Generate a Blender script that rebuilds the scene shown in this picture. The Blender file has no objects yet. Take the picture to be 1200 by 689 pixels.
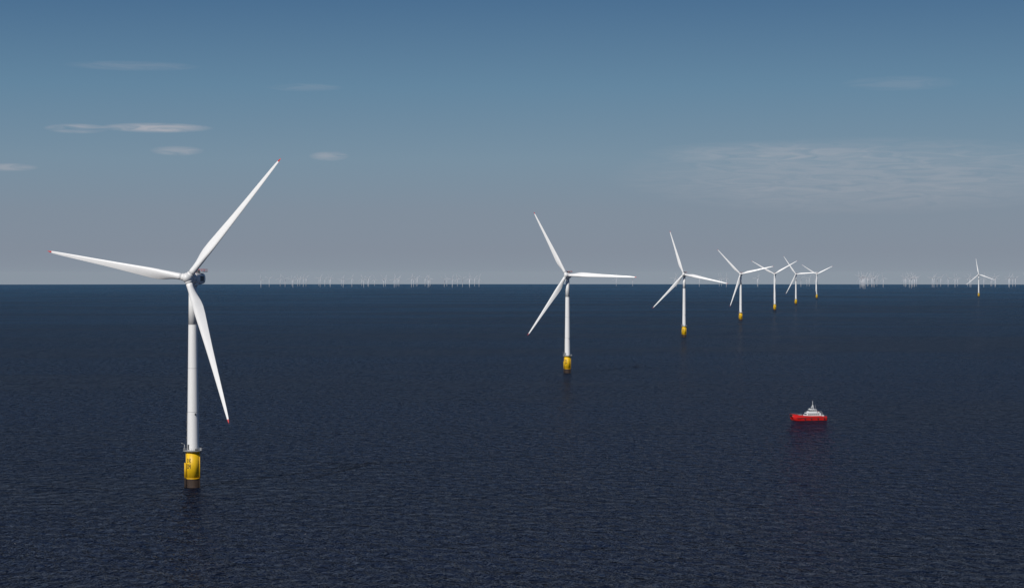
import bpy, bmesh, math, random
from mathutils import Vector, Matrix
random.seed(7)
S = bpy.context.scene
R_EARTH = 6.37e6

def lin(r, g, b):
    o = []
    for c in (r, g, b):
        c /= 255.0
        o.append(c/12.92 if c <= 0.04045 else ((c+0.055)/1.055)**2.4)
    return (o[0], o[1], o[2], 1.0)

# ------------------------------------------------------------------ materials
def new_mat(name):
    m = bpy.data.materials.new(name); m.use_nodes = True
    nt = m.node_tree
    return m, nt, nt.nodes['Principled BSDF']

def mat(name, col, rough=0.5, metal=0.0, var=0.12, vscale=0.6, spec=0.5, streak=False):
    m, nt, b = new_mat(name)
    tc = nt.nodes.new('ShaderNodeTexCoord')
    mp = nt.nodes.new('ShaderNodeMapping')
    mp.inputs['Scale'].default_value = (1, 1, 0.12) if streak else (1, 1, 1)
    n = nt.nodes.new('ShaderNodeTexNoise'); n.inputs['Scale'].default_value = vscale
    n.inputs['Detail'].default_value = 5; n.inputs['Roughness'].default_value = 0.6
    r = nt.nodes.new('ShaderNodeMapRange')
    r.inputs['From Min'].default_value = 0.3; r.inputs['From Max'].default_value = 0.7
    r.inputs['To Min'].default_value = 1-var; r.inputs['To Max'].default_value = 1.0
    v = nt.nodes.new('ShaderNodeVectorMath'); v.operation = 'SCALE'
    v.inputs[0].default_value = col[:3]
    L = nt.links.new
    L(tc.outputs['Object'], mp.inputs['Vector']); L(mp.outputs[0], n.inputs['Vector'])
    L(n.outputs['Fac'], r.inputs['Value']); L(r.outputs[0], v.inputs['Scale'])
    L(v.outputs[0], b.inputs['Base Color'])
    b.inputs['Roughness'].default_value = rough
    b.inputs['Metallic'].default_value = metal
    b.inputs['Specular IOR Level'].default_value = spec
    return m

M_WHITE = mat('turbine_white_paint', (0.78, 0.78, 0.775), 0.4, var=0.10, vscale=0.35, streak=True)
M_BLADE = mat('blade_gelcoat', (0.80, 0.80, 0.80), 0.35, var=0.05, vscale=0.1)
M_YEL = mat('yellow_marine_paint', (0.86, 0.52, 0.008), 0.5, var=0.25, vscale=0.6, streak=True)
M_GROWTH = mat('marine_growth_steel', (0.035, 0.018, 0.010), 0.8, var=0.6, vscale=0.9)
M_DARK = mat('dark_steel', (0.06, 0.065, 0.07), 0.5)
M_GREY = mat('galvanised_steel', (0.30, 0.31, 0.32), 0.5)
M_BLACK = mat('black_paint', (0.012, 0.012, 0.012), 0.5)
M_RED = mat('signal_red_paint', (0.55, 0.02, 0.02), 0.4)
M_HULL = mat('red_hull_paint', (0.60, 0.014, 0.012), 0.35, var=0.15)
M_ANTI = mat('hull_boot_topping', (0.05, 0.012, 0.012), 0.5)
M_BOATW = mat('boat_white_paint', (0.8, 0.8, 0.8), 0.35)
M_GLASS = mat('dark_window_glass', (0.015, 0.02, 0.025), 0.08, var=0.0)
M_RUB = mat('black_rubber', (0.02, 0.02, 0.02), 0.7)
M_DECK = mat('grey_deck_paint', (0.16, 0.17, 0.17), 0.7)
M_FAR = mat('distant_turbine_haze_tint', (0.56, 0.58, 0.62), 0.8, spec=.1)  # turbine white dulled and blued: distance haze put into the base colour
MATS = [M_WHITE, M_BLADE, M_YEL, M_GROWTH, M_DARK, M_GREY, M_BLACK, M_RED, M_HULL, M_ANTI, M_BOATW, M_GLASS, M_RUB, M_DECK, M_FAR]
IX = {m.name: i for i, m in enumerate(MATS)}
def ix(m): return IX[m.name]

# ------------------------------------------------------------------ mesh tools
def frustum(bm, p0, p1, r0, r1, seg=12, m=0, cap=True, smooth=True):
    p0 = Vector(p0); p1 = Vector(p1); d = (p1-p0).normalized()
    a = Vector((1, 0, 0)) if abs(d.x) < 0.9 else Vector((0, 1, 0))
    u = d.cross(a).normalized(); w = d.cross(u)
    A = []; B = []
    for i in range(seg):
        t = 2*math.pi*i/seg
        o = u*math.cos(t) + w*math.sin(t)
        A.append(bm.verts.new(p0+o*r0)); B.append(bm.verts.new(p1+o*r1))
    for i in range(seg):
        f = bm.faces.new((A[i], A[(i+1) % seg], B[(i+1) % seg], B[i])); f.material_index = m; f.smooth = smooth
    if cap:
        f = bm.faces.new(A[::-1]); f.material_index = m
        f = bm.faces.new(B); f.material_index = m

def box(bm, c, s, m=0, mx=None):
    c = Vector(c); vs = []
    for x in (-.5, .5):
        for y in (-.5, .5):
            for z in (-.5, .5):
                p = Vector((x*s[0], y*s[1], z*s[2]))
                if mx: p = mx @ p
                vs.append(bm.verts.new(c+p))
    for q in ((0,1,3,2),(4,6,7,5),(0,4,5,1),(2,3,7,6),(0,2,6,4),(1,5,7,3)):
        f = bm.faces.new([vs[i] for i in q]); f.material_index = m

def loft(bm, rings, m=0, cap=True, smooth=True, mfun=None):
    V = [[bm.verts.new(p) for p in r] for r in rings]
    n = len(V[0])
    for k in range(len(V)-1):
        for i in range(n):
            f = bm.faces.new((V[k][i], V[k][(i+1) % n], V[k+1][(i+1) % n], V[k+1][i]))
            f.material_index = mfun(k) if mfun else m; f.smooth = smooth
    if cap:
        f = bm.faces.new(V[0][::-1]); f.material_index = mfun(0) if mfun else m
        f = bm.faces.new(V[-1]); f.material_index = mfun(len(V)-2) if mfun else m

def finish(bm, name):
    bmesh.ops.recalc_face_normals(bm, faces=bm.faces)
    me = bpy.data.meshes.new(name); bm.to_mesh(me); bm.free()
    for mm in MATS: me.materials.append(mm)
    return me

def add_obj(me, name, parent=None, mx=None):
    o = bpy.data.objects.new(name, me); S.collection.objects.link(o)
    if parent: o.parent = parent
    if mx is not None: o.matrix_local = mx
    return o

# ------------------------------------------------------------------ turbine parts
HUB = 105.0; RR = 77.0
def build_foundation():
    bm = bmesh.new()
    frustum(bm, (0,0,-20), (0,0,4.6), 3.35, 3.35, 48, ix(M_GROWTH))
    frustum(bm, (0,0,4.6), (0,0,18.4), 3.45, 3.45, 48, ix(M_YEL))
    frustum(bm, (0,0,4.4), (0,0,4.8), 3.6, 3.6, 48, ix(M_YEL))
    for a0 in (-158, 60):
        a = math.radians(a0)
        R = Matrix.Rotation(a, 3, 'Z')
        def P(x, y, z): return R @ Vector((x, y, z))
        for s in (-.9, .9):
            frustum(bm, P(4.15, s, 4.8), P(4.15, s, 12.5), .2, .2, 10, ix(M_YEL))
            frustum(bm, P(4.15, s, -4), P(4.15, s, 4.8), .2, .2, 10, ix(M_GROWTH))
            for z in (1.5, 5, 8.5, 12):
                frustum(bm, P(3.3, s, z), P(4.15, s, z), .13, .13, 8, ix(M_YEL if z > 4 else M_GROWTH))
        for s in (-.3, .3):
            frustum(bm, P(3.85, s, -1), P(3.85, s, 18.6), .05, .05, 6, ix(M_DARK))
        z = -0.6
        while z < 18.4:
            frustum(bm, P(3.85, -.3, z), P(3.85, .3, z), .035, .035, 5, ix(M_DARK)); z += .6
    for a0 in (-20, 170):
        a = math.radians(a0)
        c, s = 3.72*math.cos(a), 3.72*math.sin(a)
        frustum(bm, (c, s, 5.0), (c, s, 17), .16, .16, 8, ix(M_YEL))
        frustum(bm, (c, s, -10), (c, s, 5.0), .16, .16, 8, ix(M_GROWTH))
    glyph = {'B': ["110","101","110","101","110"], 'K': ["101","101","110","101","101"], '0': ["111","101","101","101","111"],
             '4': ["101","101","111","001","001"]}
    for base in (-118, 2, 122):
        for gi, g in enumerate(('B','K','0','4')):
            for row in range(5):
                for col in range(3):
                    if glyph[g][row][col] == '1':
                        ang = math.radians(base + ((gi % 2)*4+col)*5.0 - 17)
                        z = 14.6 - row*.46 - (gi//2)*2.9
                        Rm = Matrix.Rotation(ang, 3, 'Z')
                        box(bm, Rm @ Vector((3.455, 0, z)), (.03, .30, .46), ix(M_BLACK), Rm)
    frustum(bm, (0,0,18.4), (0,0,18.75), 5.0, 5.0, 40, ix(M_GREY), smooth=False)
    frustum(bm, (0,0,17.6), (0,0,18.4), 3.5, 4.0, 40, ix(M_YEL))
    for i in range(12):
        a = 2*math.pi*i/12
        c, s = math.cos(a), math.sin(a)
        frustum(bm, (3.45*c,3.45*s,17.2), (4.8*c,4.8*s,18.4), .1, .1, 6, ix(M_GREY))
    n = 28
    for i in range(n):
        a = 2*math.pi*i/n; b = 2*math.pi*(i+1)/n
        p = Vector((4.88*math.cos(a), 4.88*math.sin(a), 0)); q = Vector((4.88*math.cos(b), 4.88*math.sin(b), 0))
        frustum(bm, p+Vector((0,0,18.75)), p+Vector((0,0,19.95)), .045, .045, 5, ix(M_GREY))
        for z in (19.3, 19.95):
            frustum(bm, p+Vector((0,0,z)), q+Vector((0,0,z)), .04, .04, 5, ix(M_GREY), cap=False)
    frustum(bm, (-4.1,-1.5,18.75), (-4.1,-1.5,21.8), .2, .16, 10, ix(M_GREY))
    frustum(bm, (-4.1,-1.5,21.7), (-5.6,-2.3,22.6), .14, .1, 8, ix(M_GREY))
    frustum(bm, (-5.5,-2.25,22.5), (-5.5,-2.25,20.5), .03, .03, 5, ix(M_DARK))
    box(bm, (4.0,-1.2,19.4), (1.1,.9,1.3), ix(M_GREY))
    box(bm, (2.2,-3.7,19.2), (1.3,.8,.9), ix(M_DARK))
    return finish(bm, 'foundation')

def build_tower():
    bm = bmesh.new()
    zs = [18.75, 38, 60, 82, 101.6]
    rad = lambda z: 3.0 + (2.05-3.0)*(z-18.75)/(101.6-18.75)
    for i in range(len(zs)-1):
        frustum(bm, (0,0,zs[i]), (0,0,zs[i+1]), rad(zs[i]), rad(zs[i+1]), 48, ix(M_WHITE), cap=(i==3))
        frustum(bm, (0,0,zs[i]), (0,0,zs[i]+.14), rad(zs[i])+.035, rad(zs[i])+.035, 48, ix(M_GREY))
    frustum(bm, (0,0,101.6), (0,0,102.6), 2.3, 2.4, 40, ix(M_DARK))
    for a0 in (-120,):
        Rm = Matrix.Rotation(math.radians(a0), 3, 'Z')
        box(bm, Rm @ Vector((2.98,0,20.3)), (.16,1.1,2.4), ix(M_DARK), Rm)
        box(bm, Rm @ Vector((3.05,0,21.75)), (.5,1.5,.1), ix(M_GREY), Rm)
    for a0, z in ((-165,37.0),(-45,37.0),(75,37.0),(-165,33.0),(-165,29.0),(-168,25)):
        Rm = Matrix.Rotation(math.radians(a0), 3, 'Z')
        box(bm, Rm @ Vector((rad(z)+.25,0,z)), (.7,.5,.9), ix(M_DARK), Rm)
    Rm = Matrix.Rotation(math.radians(-165), 3, 'Z')
    frustum(bm, Rm @ Vector((3.12,0,19)), Rm @ Vector((2.98,0,37)), .07,.07,6, ix(M_GREY))
    return finish(bm, 'tower')

def build_nacelle():
    bm = bmesh.new()
    T = Matrix.Rotation(math.radians(-5), 3, 'X')
    def Pt(y, z=0, x=0): return T @ Vector((x, y, z)) + Vector((0, 0, HUB))
    frustum(bm, Pt(-4.3), Pt(-2.0), 3.05, 3.15, 40, ix(M_WHITE))
    frustum(bm, Pt(-4.6), Pt(-4.3), 2.6, 3.05, 40, ix(M_WHITE))
    frustum(bm, Pt(-2.0), Pt(-1.7), 2.9, 2.9, 40, ix(M_DARK))
    rings = []
    for y, w, h, zo in ((-1.7,2.9,2.9,0),(-0.8,3.05,3.05,0),(2,3.1,3.1,0),(6,3.0,3.0,.05),(9.2,2.8,2.75,.15),(10.3,2.4,2.3,.25),(10.6,1.7,1.7,.3)):
        r = []
        for i in range(32):
            t = 2*math.pi*i/32
            c, s = math.cos(t), math.sin(t); e = 0.62
            r.append(Vector((w*abs(c)**e*(1 if c >= 0 else -1), y, HUB+zo+h*abs(s)**e*(1 if s >= 0 else -1))))
        rings.append(r)
    loft(bm, rings, ix(M_WHITE))
    for s in (-1, 1):
        box(bm, (s*3.09, 4.6, HUB+.2), (.12, 4.6, 2.6), ix(M_DARK))
        for k in range(6):
            box(bm, (s*3.17, 4.6, HUB-.8+k*.4), (.06, 4.4, .08), ix(M_GREY))
    box(bm, (0, 7.6, HUB+3.55), (6.6, 6.4, .22), ix(M_GREY))
    for x in (-3.2, 3.2):
        for y in (4.5, 6.0, 7.6, 9.2, 10.7):
            frustum(bm, (x,y,HUB+3.6), (x,y,HUB+5.0), .06,.06,6, ix(M_RED))
        for z in (4.1,4.55, 5.0):
            frustum(bm, (x,4.5,HUB+z), (x,10.7,HUB+z), .05,.05,6, ix(M_RED))
    for y in (4.5, 10.7):
        for x in (-1.6,0,1.6):
            frustum(bm, (x,y,HUB+3.6), (x,y,HUB+5.0), .06,.06,6, ix(M_RED))
        for z in (4.1,4.55,5.0):
            frustum(bm, (-3.2,y,HUB+z), (3.2,y,HUB+z), .05,.05,6, ix(M_RED))
    box(bm, (0, 3.2, HUB+3.7), (4.2, 1.0, 1.6), ix(M_DARK))
    frustum(bm, (1.6,2.2,HUB+3), (1.6,2.2,HUB+5.6), .06,.05,6, ix(M_GREY))
    frustum(bm, (-1.6,2.2,HUB+3), (-1.6,2.2,HUB+5.2), .06,.05,6, ix(M_GREY))
    frustum(bm, (1.2,1.2,HUB+2.9), (1.2,1.2,HUB+3.7), .25,.25,8, ix(M_RED))
    frustum(bm, (0,0,HUB-3.4), (0,0,HUB-2.4), 2.5, 2.9, 40, ix(M_WHITE))
    return finish(bm, 'nacelle')

def build_hub():
    bm = bmesh.new()
    rings = []
    for y, r in ((2.0,2.3),(1.2,2.55),(0,2.65),(-1.2,2.45),(-2.2,1.9),(-2.9,1.15),(-3.2,.4)):
        rings.append([Vector((r*math.cos(2*math.pi*i/36), y, r*math.sin(2*math.pi*i/36))) for i in range(36)])
    loft(bm, rings, ix(M_WHITE))
    for k in range(3):
        Rm = Matrix.Rotation(2*math.pi*k/3, 3, 'Y')
        frustum(bm, Rm @ Vector((0,0,1.5)), Rm @ Vector((0,0,3.0)), 1.85, 1.8, 28, ix(M_WHITE))
        frustum(bm, Rm @ Vector((0,0,3.0)), Rm @ Vector((0,0,3.12)), 1.72, 1.72, 28, ix(M_GREY))
    return finish(bm, 'hub')

def interp(tab, x):
    for (a, va), (b, vb) in zip(tab, tab[1:]):
        if x <= b:
            t = (x-a)/(b-a); t = max(0, min(1, t)); return va+(vb-va)*t
    return tab[-1][1]

def build_blade():
    bm = bmesh.new()
    chord = [(0.04,3.3),(.08,3.35),(.12,3.9),(.17,4.9),(.21,5.3),(.26,5.2),(.35,4.5),(.5,3.45),(.65,2.65),(.8,2.0),(.9,1.5),(.96,1.05),(.985,.65),(1.0,.12)]
    thick = [(0.04,1.0),(.07,.97),(.12,.70),(.2,.42),(.3,.31),(.5,.24),(.8,.18),(1.0,.16)]
    twist = [(0.04,16),(.2,14),(.35,8),(.5,5),(.75,1.5),(1.0,-1)]
    stations = [.04,.06,.08,.10,.12,.145,.17,.19,.21,.235,.26,.3,.35,.4,.45,.5,.55,.6,.65,.7,.75,.8,.85,.9,.93,.955,.972,.985,.993,1.0]
    N = 28; rings = []
    for s in stations:
        c = interp(chord, s); t = interp(thick, s)
        blend = max(0, min(1, (s-.05)/(.2-.05))); blend = blend*blend*(3-2*blend)
        ax = .5+(.32-.5)*blend
        tw = math.radians(interp(twist, s)+3)
        pre = -2.2*max(0, (s-.1))**2 - 77*s*math.sin(math.radians(1.5))
        r = []
        for i in range(N):
            a = 2*math.pi*i/N
            xc = .5*(1-math.cos(a))
            yc = .5*math.sin(a)*t if blend < 1 else 0
            yt = 5*t*(.2969*math.sqrt(xc)-.1260*xc-.3516*xc**2+.2843*xc**3-.1015*xc**4)
            ya = (yt if a <= math.pi else -yt*.75)
            yy = yc*(1-blend)+ya*blend
            X = -(xc-ax)*c
            Y = -yy*c
            X2 = X*math.cos(tw)+Y*math.sin(tw)
            Y2 = -X*math.sin(tw)+Y*math.cos(tw)
            r.append(Vector((X2, Y2+pre, s*RR)))
        rings.append(r)
    loft(bm, rings, mfun=lambda k: ix(M_RED) if stations[k] >= .97 else ix(M_BLADE))
    return finish(bm, 'blade')

ME_F, ME_T, ME_N, ME_H, ME_B = build_foundation(), build_tower(), build_nacelle(), build_hub(), build_blade()

def turbine(x, y, theta, yaw=-13):
    e = bpy.data.objects.new('wind_turbine', None); S.collection.objects.link(e)
    e.empty_display_size = 10
    e.location = (x, y, -(x*x+y*y)/(2*R_EARTH))
    e.rotation_euler = (0, 0, math.radians(yaw))
    add_obj(ME_F, 'foundation', e, Matrix.Rotation(math.radians(-yaw), 4, 'Z'))
    add_obj(ME_T, 'tower', e); add_obj(ME_N, 'nacelle', e)
    tilt = Matrix.Rotation(math.radians(-5), 4, 'X')
    hubm = Matrix.Translation((0, 0, HUB)) @ tilt @ Matrix.Translation((0, -6.6, 0))
    add_obj(ME_H, 'hub', e, hubm @ Matrix.Rotation(math.radians(90-theta), 4, 'Y'))
    for k in range(3):
        phi = math.radians(90-theta-120*k)
        add_obj(ME_B, 'blade_%d' % (k+1), e, hubm @ Matrix.Rotation(phi, 4, 'Y'))

for x, y, th, yw in ((-160.8,1032,50,-15),(59.9,2210,-2,-12),(290,3449,-12,-13),(517,4629,13,-13),
                 (759,5915,30,-16),(983,7090,4,-12),(1317,8850,27,-13),(2174,9540,-20,-12)):
    turbine(x, y, th, yw)

# ------------------------------------------------------------------ distant wind farms
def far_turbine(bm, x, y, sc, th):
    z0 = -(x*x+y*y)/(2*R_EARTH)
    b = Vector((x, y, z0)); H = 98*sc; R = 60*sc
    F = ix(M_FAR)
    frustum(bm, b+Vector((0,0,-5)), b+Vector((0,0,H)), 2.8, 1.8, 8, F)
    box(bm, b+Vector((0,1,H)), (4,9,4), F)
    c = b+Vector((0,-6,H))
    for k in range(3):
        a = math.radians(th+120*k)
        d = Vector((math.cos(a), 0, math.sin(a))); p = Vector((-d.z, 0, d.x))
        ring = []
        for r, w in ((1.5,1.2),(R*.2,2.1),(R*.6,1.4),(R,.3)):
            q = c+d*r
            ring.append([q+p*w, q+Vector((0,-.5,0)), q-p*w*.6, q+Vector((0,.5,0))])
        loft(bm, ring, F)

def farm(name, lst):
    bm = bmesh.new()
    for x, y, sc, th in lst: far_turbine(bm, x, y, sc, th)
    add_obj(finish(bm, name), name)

L1 = []
for row in range(4):
    for i in range(14):
        if random.random() < .14: continue
        y = 17500+row*1300+random.uniform(-90,90)
        x = -2150+i*147+row*(-65)+random.uniform(-42,42)
        L1.append((x, y, random.choice((.72,.78,.82)), random.uniform(0,120)))
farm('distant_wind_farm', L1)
L2 = []
for i in range(32):
    L2.append((1150+i*145+random.uniform(-80,80), 20000+random.uniform(-1800,1800), .85, random.uniform(0,120)))
for i in range(16):
    y = 15500+i*520; L2.append((y*.1735+random.uniform(-75,75), y, .9, random.uniform(0,120)))
for i in range(8):
    y = 16500+i*800; L2.append((y*.196+random.uniform(-35,35), y, .9, random.uniform(0,120)))
for i in range(18):
    y = 19000+random.uniform(-1500,1500); L2.append((y*random.uniform(.205,.262), y, .85, random.uniform(0,120)))
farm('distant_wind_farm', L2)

# ------------------------------------------------------------------ crew transfer boat
def build_boat():
    e = bpy.data.objects.new('crew_transfer_boat', None); S.collection.objects.link(e)
    bm = bmesh.new()
    xs = [12.6, 12, 8, 3, -2, -6, -9, -11, -12.2, -13.0]
    for s in (-1, 1):
        rings = []
        for x in xs:
            t = max(0, (-x-2)/11.0)
            w = 1.55*(1-t**2.2)+.06
            deck = 2.7+.035*max(0, 4-x)+ .9*t**1.5
            keel = -1.3+1.9*t**3.5
            wl = keel+(deck-keel)*.4
            yc = s*2.9
            rake = -.9*t
            rings.append([Vector((x+rake, yc-w, deck)), Vector((x+rake*.6, yc-w*.92, (wl+deck)/2)), Vector((x, yc-w*.75, wl)), Vector((x-rake*.4, yc, keel)),
                          Vector((x, yc+w*.75, wl)), Vector((x+rake*.6, yc+w*.92, (wl+deck)/2)), Vector((x+rake, yc+w, deck))])
        loft(bm, rings, ix(M_HULL))
        box(bm, (1.5, s*4.2, .22), (19, .3, .22), ix(M_ANTI))
        box(bm, (.9, s*4.5, 2.35), (23, .22, .28), ix(M_RUB))
    rings = []
    for x, hw, z1 in ((12.4,4.3,2.72),(0,4.3,2.84),(-6,4.2,3.15),(-10.5,3.6,3.7),(-12.9,2.9,4.1)):
        rings.append([Vector((x,-hw,1.3+max(0,-x-6)*.2)), Vector((x,hw,1.3+max(0,-x-6)*.2)), Vector((x,hw,z1)), Vector((x,-hw,z1))])
    loft(bm, rings, ix(M_HULL), smooth=False)
    for s in (-1, 1):
        prev = None
        for x, hw, z in ((12.4,4.42,2.5),(8,4.42,2.6),(2,4.42,2.8),(-3,4.4,3.0),(-7,4.25,3.3),(-10.5,3.7,3.8),(-13.3,3.0,4.2)):
            cur = (x, hw, z)
            if prev:
                hgt = .9
                a = [Vector((prev[0], s*prev[1], prev[2]-.3)), Vector((cur[0], s*cur[1], cur[2]-.3))]
                q = [a[0], a[1], a[1]+Vector((0,0,.3+hgt)), a[0]+Vector((0,0,.3+hgt))]
                o = Vector((0, -s*.12, 0))
                loft(bm, [q, [p+o for p in q]], ix(M_HULL), smooth=False)
            prev = cur
    box(bm, (-13.45, 0, 4.1), (.7, 5.4, 1.5), ix(M_RUB))
    for x in (10.5, 5.5, .5, -4.5):
        frustum(bm, (x, -4.62, 1.0), (x, -4.62, 2.6), .32, .32, 10, ix(M_RUB))
        frustum(bm, (x, 4.62, 1.0), (x, 4.62, 2.6), .32, .32, 10, ix(M_RUB))
    add_obj(finish(bm, 'hull'), 'hull', e)
    bm = bmesh.new()
    box(bm, (0, 0, 2.95), (20, 7.6, .12), ix(M_DECK))
    box(bm, (-6.3, 1.2, 3.95), (2.2, 2.0, 1.2), ix(M_GREY)); box(bm, (10.0, -1.8, 3.6), (1.6, 1.6, 1.2), ix(M_BOATW))
    box(bm, (9.6, 1.5, 3.4), (1.2, 2.4, .9), ix(M_RED))
    add_obj(finish(bm, 'deck'), 'deck', e)
    bm = bmesh.new()
    def cabin(x0, x1, x0t, x1t, z0, z1, hw, hwt, m):
        r0 = [Vector((x0,-hw,z0)), Vector((x1,-hw,z0)), Vector((x1,hw,z0)), Vector((x0,hw,z0))]
        r1 = [Vector((x0t,-hwt,z1)), Vector((x1t,-hwt,z1)), Vector((x1t,hwt,z1)), Vector((x0t,hwt,z1))]
        loft(bm, [r0, r1], m, smooth=False)
    W, G = ix(M_BOATW), ix(M_GLASS)
    cabin(-3.6, 8.6, -1.8, 8.2, 3.0, 5.7, 3.5, 3.3, W)
    cabin(-2.2, 8.7, -2.0, 8.5, 5.7, 5.85, 3.6, 3.6, W)
    cabin(-1.0, 5.4, 0, 5.2, 5.85, 7.0, 2.7, 2.6, W)
    cabin(-.12, 4.9, .65, 4.6, 7.0, 8.0, 2.62, 2.35, G)
    cabin(.1, 5.4, .4, 5.2, 8.0, 8.3, 2.75, 2.6, W)
    for s in (-1, 1):
        for x in (.6, 1.9, 3.2, 4.55):
            box(bm, (x+.15, s*2.5, 7.5), (.16, .3, 1.02), W)
        for x in (-1.2, .3, 1.8, 3.3, 4.8, 6.3):
            box(bm, (x, s*3.40, 4.75), (1.0, .18, .75), G)
        box(bm, (2.6, s*3.5, 3.45), (11.2, .08, .5), ix(M_HULL))
    for y in (-1.7, 0, 1.7):
        box(bm, (-2.5, y, 4.7), (.3, 1.2, .9), G, Matrix.Rotation(math.radians(34), 3, 'Y'))
    add_obj(finish(bm, 'wheelhouse'), 'wheelhouse', e)
    bm = bmesh.new()
    for s in (-.9, .9):
        frustum(bm, (3.6, s, 8.2), (3.0, s*.3, 11.6), .18, .14, 8, W)
    frustum(bm, (2.2, 0, 8.2), (2.9, 0, 11.6), .18, .14, 8, W)
    frustum(bm, (2.95, 0, 11.4), (2.95, 0, 14.4), .15, .09, 8, W)
    box(bm, (2.5, 0, 10.4), (.25, 2.6, .22), W)
    frustum(bm, (2.1,0,9.6), (2.1,0,10.0), .4,.4, 12, W)
    for y in (-1.8, 1.8):
        frustum(bm, (4.2,y,8.2), (4.6,y,11.8), .05,.03,5, W)
        frustum(bm, (1.0,y*.7,8.2), (1.0,y*.7,8.9), .32,.3,10, W)
    for s in (-1, 1):
        xp = None
        for x in [12.2-1.4*i for i in range(18)]:
            z = 3.6+.028*max(0, 4-x)+max(0,-x-3)*.09; yy = s*(4.34-max(0,-x-6)*.19)
            frustum(bm, (x,yy,z-.3), (x,yy,z+.65), .035,.035,5, ix(M_GREY))
            if xp: frustum(bm, xp, (x,yy,z+.65), .035,.035,5, ix(M_GREY))
            xp = (x,yy,z+.65)
        for i in range(7):
            x = 8.3-i*1.55
            frustum(bm, (x,s*3.5,5.85), (x,s*3.5,6.8), .03,.03,5, W)
        frustum(bm, (8.3,s*3.5,6.8), (-1.0,s*3.5,6.8), .035,.035,5, W)
        frustum(bm, (6.0,s*2.6,6.3), (7.4,s*2.6,6.3), .42,.42,12, W)
    box(bm, (7.0,0,6.3), (1.2,1.6,.9), ix(M_RED))
    frustum(bm, (10.8,0,3), (10.8,0,5.6), .2,.16,8, ix(M_GREY)); frustum(bm, (10.8,0,5.5), (9.2,0,7.2), .14,.1,8, ix(M_GREY))
    add_obj(finish(bm, 'mast_and_rails'), 'mast_and_rails', e)
    # thin broken foam around the stern and the waterline
    fm = bpy.data.materials.new('foam'); fm.use_nodes = True
    nt = fm.node_tree; b = nt.nodes['Principled BSDF']; b.inputs['Base Color'].default_value = (.55,.58,.6,1); b.inputs['Roughness'].default_value = .8
    tc = nt.nodes.new('ShaderNodeTexCoord'); n = nt.nodes.new('ShaderNodeTexNoise'); n.inputs['Scale'].default_value = .9; n.inputs['Detail'].default_value = 5
    n.inputs['Roughness'].default_value = .7
    r = nt.nodes.new('ShaderNodeMapRange'); r.inputs['From Min'].default_value = .52; r.inputs['From Max'].default_value = .68; r.inputs['To Max'].default_value = .6
    nt.links.new(tc.outputs['Object'], n.inputs['Vector']); nt.links.new(n.outputs['Fac'], r.inputs['Value']); nt.links.new(r.outputs[0], b.inputs['Alpha'])
    bm = bmesh.new()
    outl = []
    for i in range(40):
        t = 2*math.pi*i/40
        outl.append(bm.verts.new((4+18*math.cos(t)*(1+.12*math.sin(5*t)), 5.9*math.sin(t)*(1+.15*math.sin(7*t+1)), 0.0)))
    bm.faces.new(outl)
    me = bpy.data.meshes.new('foam'); bm.to_mesh(me); bm.free(); me.materials.append(fm)
    add_obj(me, 'foam', e, Matrix.Translation((0,0,.45)))
    e.location = (217.5, 1500, -.38); e.rotation_euler = (0, 0, math.radians(12))
    return e
build_boat()

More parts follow.
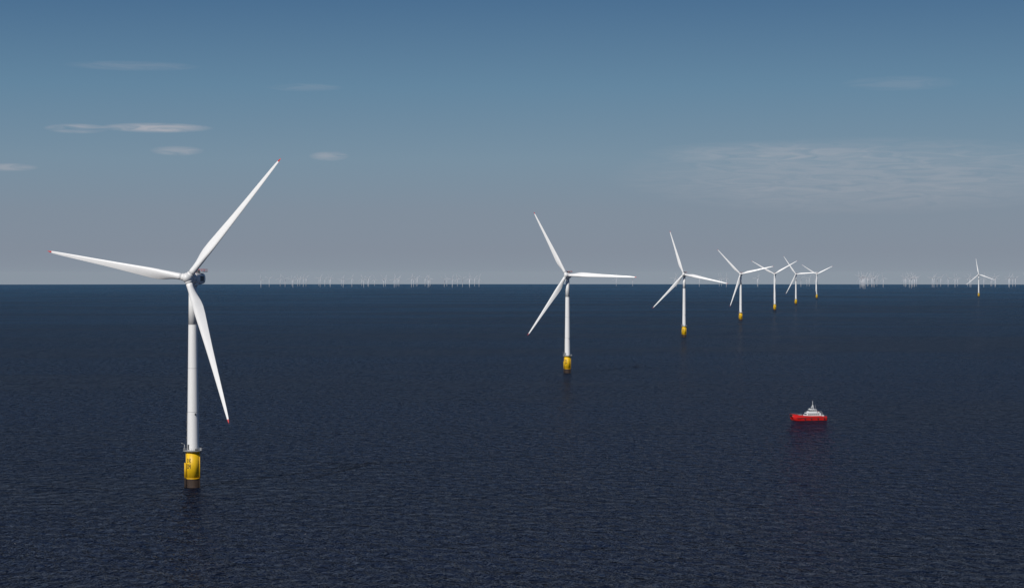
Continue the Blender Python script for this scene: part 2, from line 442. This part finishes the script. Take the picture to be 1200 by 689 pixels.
# ------------------------------------------------------------------ sea (curved with the Earth)
def build_sea():
    bm = bmesh.new()
    radii = [0]; r = 150.0
    while r < 62000: radii.append(r); r *= 1.045
    n = 300; prev = None
    for r in radii:
        z = -r*r/(2*R_EARTH)
        if r == 0: cur = [bm.verts.new((0,0,0))]
        else: cur = [bm.verts.new((r*math.sin(2*math.pi*i/n), r*math.cos(2*math.pi*i/n), z)) for i in range(n)]
        if prev:
            for i in range(n):
                j = (i+1) % n
                f = bm.faces.new((prev[0], cur[j], cur[i])) if len(prev) == 1 else bm.faces.new((prev[i], prev[j], cur[j], cur[i]))
                f.smooth = True
        prev = cur
    bmesh.ops.recalc_face_normals(bm, faces=bm.faces)
    me = bpy.data.meshes.new('sea'); bm.to_mesh(me); bm.free()
    if me.polygons[5].normal.z < 0: me.flip_normals()
    m = bpy.data.materials.new('sea_water'); m.use_nodes = True
    nt = m.node_tree; N = nt.nodes; L = nt.links.new; N.clear()
    out = N.new('ShaderNodeOutputMaterial')
    geo = N.new('ShaderNodeNewGeometry')
    def noise(scale, detail, rough, sx=1, sy=1, rot=0, dist=0.0):
        mp = N.new('ShaderNodeMapping'); mp.inputs['Scale'].default_value = (sx, sy, 0)
        mp.inputs['Rotation'].default_value = (0, 0, math.radians(rot))
        t = N.new('ShaderNodeTexNoise'); t.noise_dimensions = '2D'; t.inputs['Scale'].default_value = scale
        t.inputs['Detail'].default_value = detail; t.inputs['Roughness'].default_value = rough
        t.inputs['Distortion'].default_value = dist
        L(geo.outputs['Position'], mp.inputs['Vector']); L(mp.outputs[0], t.inputs['Vector'])
        return t.outputs['Fac']
    def math_(op, a, b=None, c=None):
        k = N.new('ShaderNodeMath'); k.operation = op
        for i, v in enumerate((a, b, c)):
            if v is None: continue
            if isinstance(v, (int, float)): k.inputs[i].default_value = v
            else: L(v, k.inputs[i])
        return k.outputs[0]
    chop = noise(.17, 3, .62, 1, .6, 14, .3)
    swell = noise(.045, 2, .5, .7, 1.0, -18)
    gust = noise(.0016, 3, .6, .5, 1.4, 10)
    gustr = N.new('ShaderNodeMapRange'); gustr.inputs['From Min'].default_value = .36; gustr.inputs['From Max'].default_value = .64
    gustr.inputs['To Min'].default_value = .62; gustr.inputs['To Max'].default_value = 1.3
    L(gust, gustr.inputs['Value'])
    h = math_('MULTIPLY', chop, 8.5)
    h = math_('MULTIPLY', h, gustr.outputs[0])
    h = math_('ADD', h, math_('MULTIPLY', swell, 8.0))
    bump = N.new('ShaderNodeBump'); bump.inputs['Strength'].default_value = 1.0; bump.inputs['Distance'].default_value = 1.0
    L(h, bump.inputs['Height'])
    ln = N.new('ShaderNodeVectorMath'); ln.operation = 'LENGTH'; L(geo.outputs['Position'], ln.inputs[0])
    haze = math_('SUBTRACT', 1.0, math_('POWER', 2.718, math_('MULTIPLY', ln.outputs['Value'], -1/12000)))  # aerial haze mixed into the water colour, growing with distance from the origin
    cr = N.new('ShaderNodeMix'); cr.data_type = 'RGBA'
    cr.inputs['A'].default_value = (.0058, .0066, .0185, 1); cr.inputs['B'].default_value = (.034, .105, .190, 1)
    L(haze, cr.inputs['Factor'])
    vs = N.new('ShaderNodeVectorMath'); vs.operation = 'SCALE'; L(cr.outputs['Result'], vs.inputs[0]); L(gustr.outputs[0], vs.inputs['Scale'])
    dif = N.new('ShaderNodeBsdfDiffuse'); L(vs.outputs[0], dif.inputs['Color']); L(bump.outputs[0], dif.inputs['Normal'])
    gl = N.new('ShaderNodeBsdfGlossy'); gl.inputs['Roughness'].default_value = .10; gl.inputs['Color'].default_value = (.95,.93,1,1)
    L(bump.outputs[0], gl.inputs['Normal'])
    fr = N.new('ShaderNodeFresnel'); fr.inputs['IOR'].default_value = 1.33; L(bump.outputs[0], fr.inputs['Normal'])
    fc = math_('MINIMUM', math_('MULTIPLY', fr.outputs[0], .40), .32)
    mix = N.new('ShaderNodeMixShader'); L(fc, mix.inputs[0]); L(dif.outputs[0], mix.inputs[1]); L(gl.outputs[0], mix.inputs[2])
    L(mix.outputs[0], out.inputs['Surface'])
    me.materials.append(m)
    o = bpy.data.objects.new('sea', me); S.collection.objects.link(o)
build_sea()

# ------------------------------------------------------------------ sky
SUN_EL = 35.0; SUN_BACK = 32.0
w = bpy.data.worlds.new('World'); S.world = w; w.use_nodes = True
nt = w.node_tree; N = nt.nodes; L = nt.links.new; N.clear()
out = N.new('ShaderNodeOutputWorld'); bg = N.new('ShaderNodeBackground'); bg.inputs['Strength'].default_value = .1
L(bg.outputs[0], out.inputs[0])
sky = N.new('ShaderNodeTexSky'); sky.sky_type = 'NISHITA'; sky.sun_disc = False
sky.sun_elevation = math.radians(SUN_EL); sky.sun_rotation = math.radians(180+SUN_BACK)
sky.altitude = 100; sky.air_density = 1.0; sky.dust_density = 1.0; sky.ozone_density = 1.5
tc = N.new('ShaderNodeTexCoord'); sep = N.new('ShaderNodeSeparateXYZ'); L(tc.outputs['Generated'], sep.inputs[0])
def M(op, a, b=None, clamp=False):
    k = N.new('ShaderNodeMath'); k.operation = op; k.use_clamp = clamp
    for i, v in enumerate((a, b)):
        if v is None: continue
        if isinstance(v, (int, float)): k.inputs[i].default_value = v
        else: L(v, k.inputs[i])
    return k.outputs[0]
zf = M('POWER', M('MAXIMUM', sep.outputs['Z'], 0.0), .5)
ramp = N.new('ShaderNodeValToRGB'); L(zf, ramp.inputs[0])
stops = [(0, (138,149,162)), (.010, (128,139,155)), (.03, (122,137,155)), (.055, (113,138,159)), (.09, (91,127,155)), (.133, (63,102,139)), (.35, (36,64,108)), (1, (25,46,90))]
els = ramp.color_ramp.elements
while len(els) < len(stops): els.new(.5)
for el, (z, c) in zip(els, stops):
    el.position = math.sqrt(z); el.color = lin(*c)
sc = N.new('ShaderNodeVectorMath'); sc.operation = 'SCALE'; sc.inputs['Scale'].default_value = 10
L(ramp.outputs[0], sc.inputs[0])
mx = N.new('ShaderNodeMix'); mx.data_type = 'RGBA'; mx.inputs['Factor'].default_value = .94
L(sky.outputs[0], mx.inputs['A']); L(sc.outputs[0], mx.inputs['B'])
az = M('ARCTAN2', sep.outputs['X'], sep.outputs['Y']); elv = sep.outputs['Z']
comb = N.new('ShaderNodeCombineXYZ'); L(M('MULTIPLY', az, 50), comb.inputs[0]); L(M('MULTIPLY', elv, 420), comb.inputs[1])
n1 = N.new('ShaderNodeTexNoise'); n1.noise_dimensions = '2D'; n1.inputs['Scale'].default_value = 1.0; n1.inputs['Detail'].default_value = 5; n1.inputs['Roughness'].default_value = .62
n1.inputs['Distortion'].default_value = .8
L(comb.outputs[0], n1.inputs['Vector'])
nz = M('MULTIPLY', M('SUBTRACT', n1.outputs['Fac'], .5), 2.6)
def group(lst):
    tot = None
    for px, py, rx, ry, wt in lst:
        a = M('MULTIPLY', M('SUBTRACT', az, (px-600)/2400), 2400/rx); b = M('MULTIPLY', M('SUBTRACT', elv, (319-py)/2400), 2400/ry)
        d = M('ADD', M('MULTIPLY', a, a), M('MULTIPLY', b, b))
        k = M('MULTIPLY', M('MULTIPLY', M('SUBTRACT', 1.0, d, True), M('ADD', .8, nz), True), wt)
        tot = k if tot is None else M('ADD', tot, k)
    return tot
cf = group([(188,153,66,6,.62),(98,155,38,6,.45),(211,179,32,6,.32),(386,184,24,6,.38),(22,200,34,5,.32),(160,83,80,6,.13),(358,105,46,5,.12),
            (1010,208,300,46,.22),(900,180,150,14,.14),(1050,103,70,9,.10)])
cm = N.new('ShaderNodeMix'); cm.data_type = 'RGBA'; L(cf, cm.inputs['Factor']); L(mx.outputs['Result'], cm.inputs['A'])
cc = lin(188,184,188); cm.inputs['B'].default_value = (cc[0]*10, cc[1]*10, cc[2]*10, 1)
L(cm.outputs['Result'], bg.inputs['Color'])

sd = bpy.data.lights.new('sun', 'SUN'); sd.energy = 3.8; sd.angle = math.radians(.5); sd.color = (1, .965, .91)
so = bpy.data.objects.new('sun', sd); S.collection.objects.link(so)
e, a = math.radians(SUN_EL), math.radians(SUN_BACK)
so.rotation_euler = Vector((math.sin(a)*math.cos(e), math.cos(a)*math.cos(e), -math.sin(e))).to_track_quat('-Z', 'Y').to_euler()
so.location = (-300, -500, 600)

cd = bpy.data.cameras.new('camera'); cam = bpy.data.objects.new('camera', cd); S.collection.objects.link(cam)
cd.sensor_width = 36; cd.lens = 72; cd.clip_start = 1; cd.clip_end = 150000
cam.location = (0, 0, 108.3)
cam.rotation_euler = (math.radians(90)-math.atan(25.5/2400), 0, 0)
S.camera = cam
S.view_settings.view_transform = 'Standard'; S.view_settings.look = 'None'; S.view_settings.exposure = 0; S.view_settings.gamma = 1
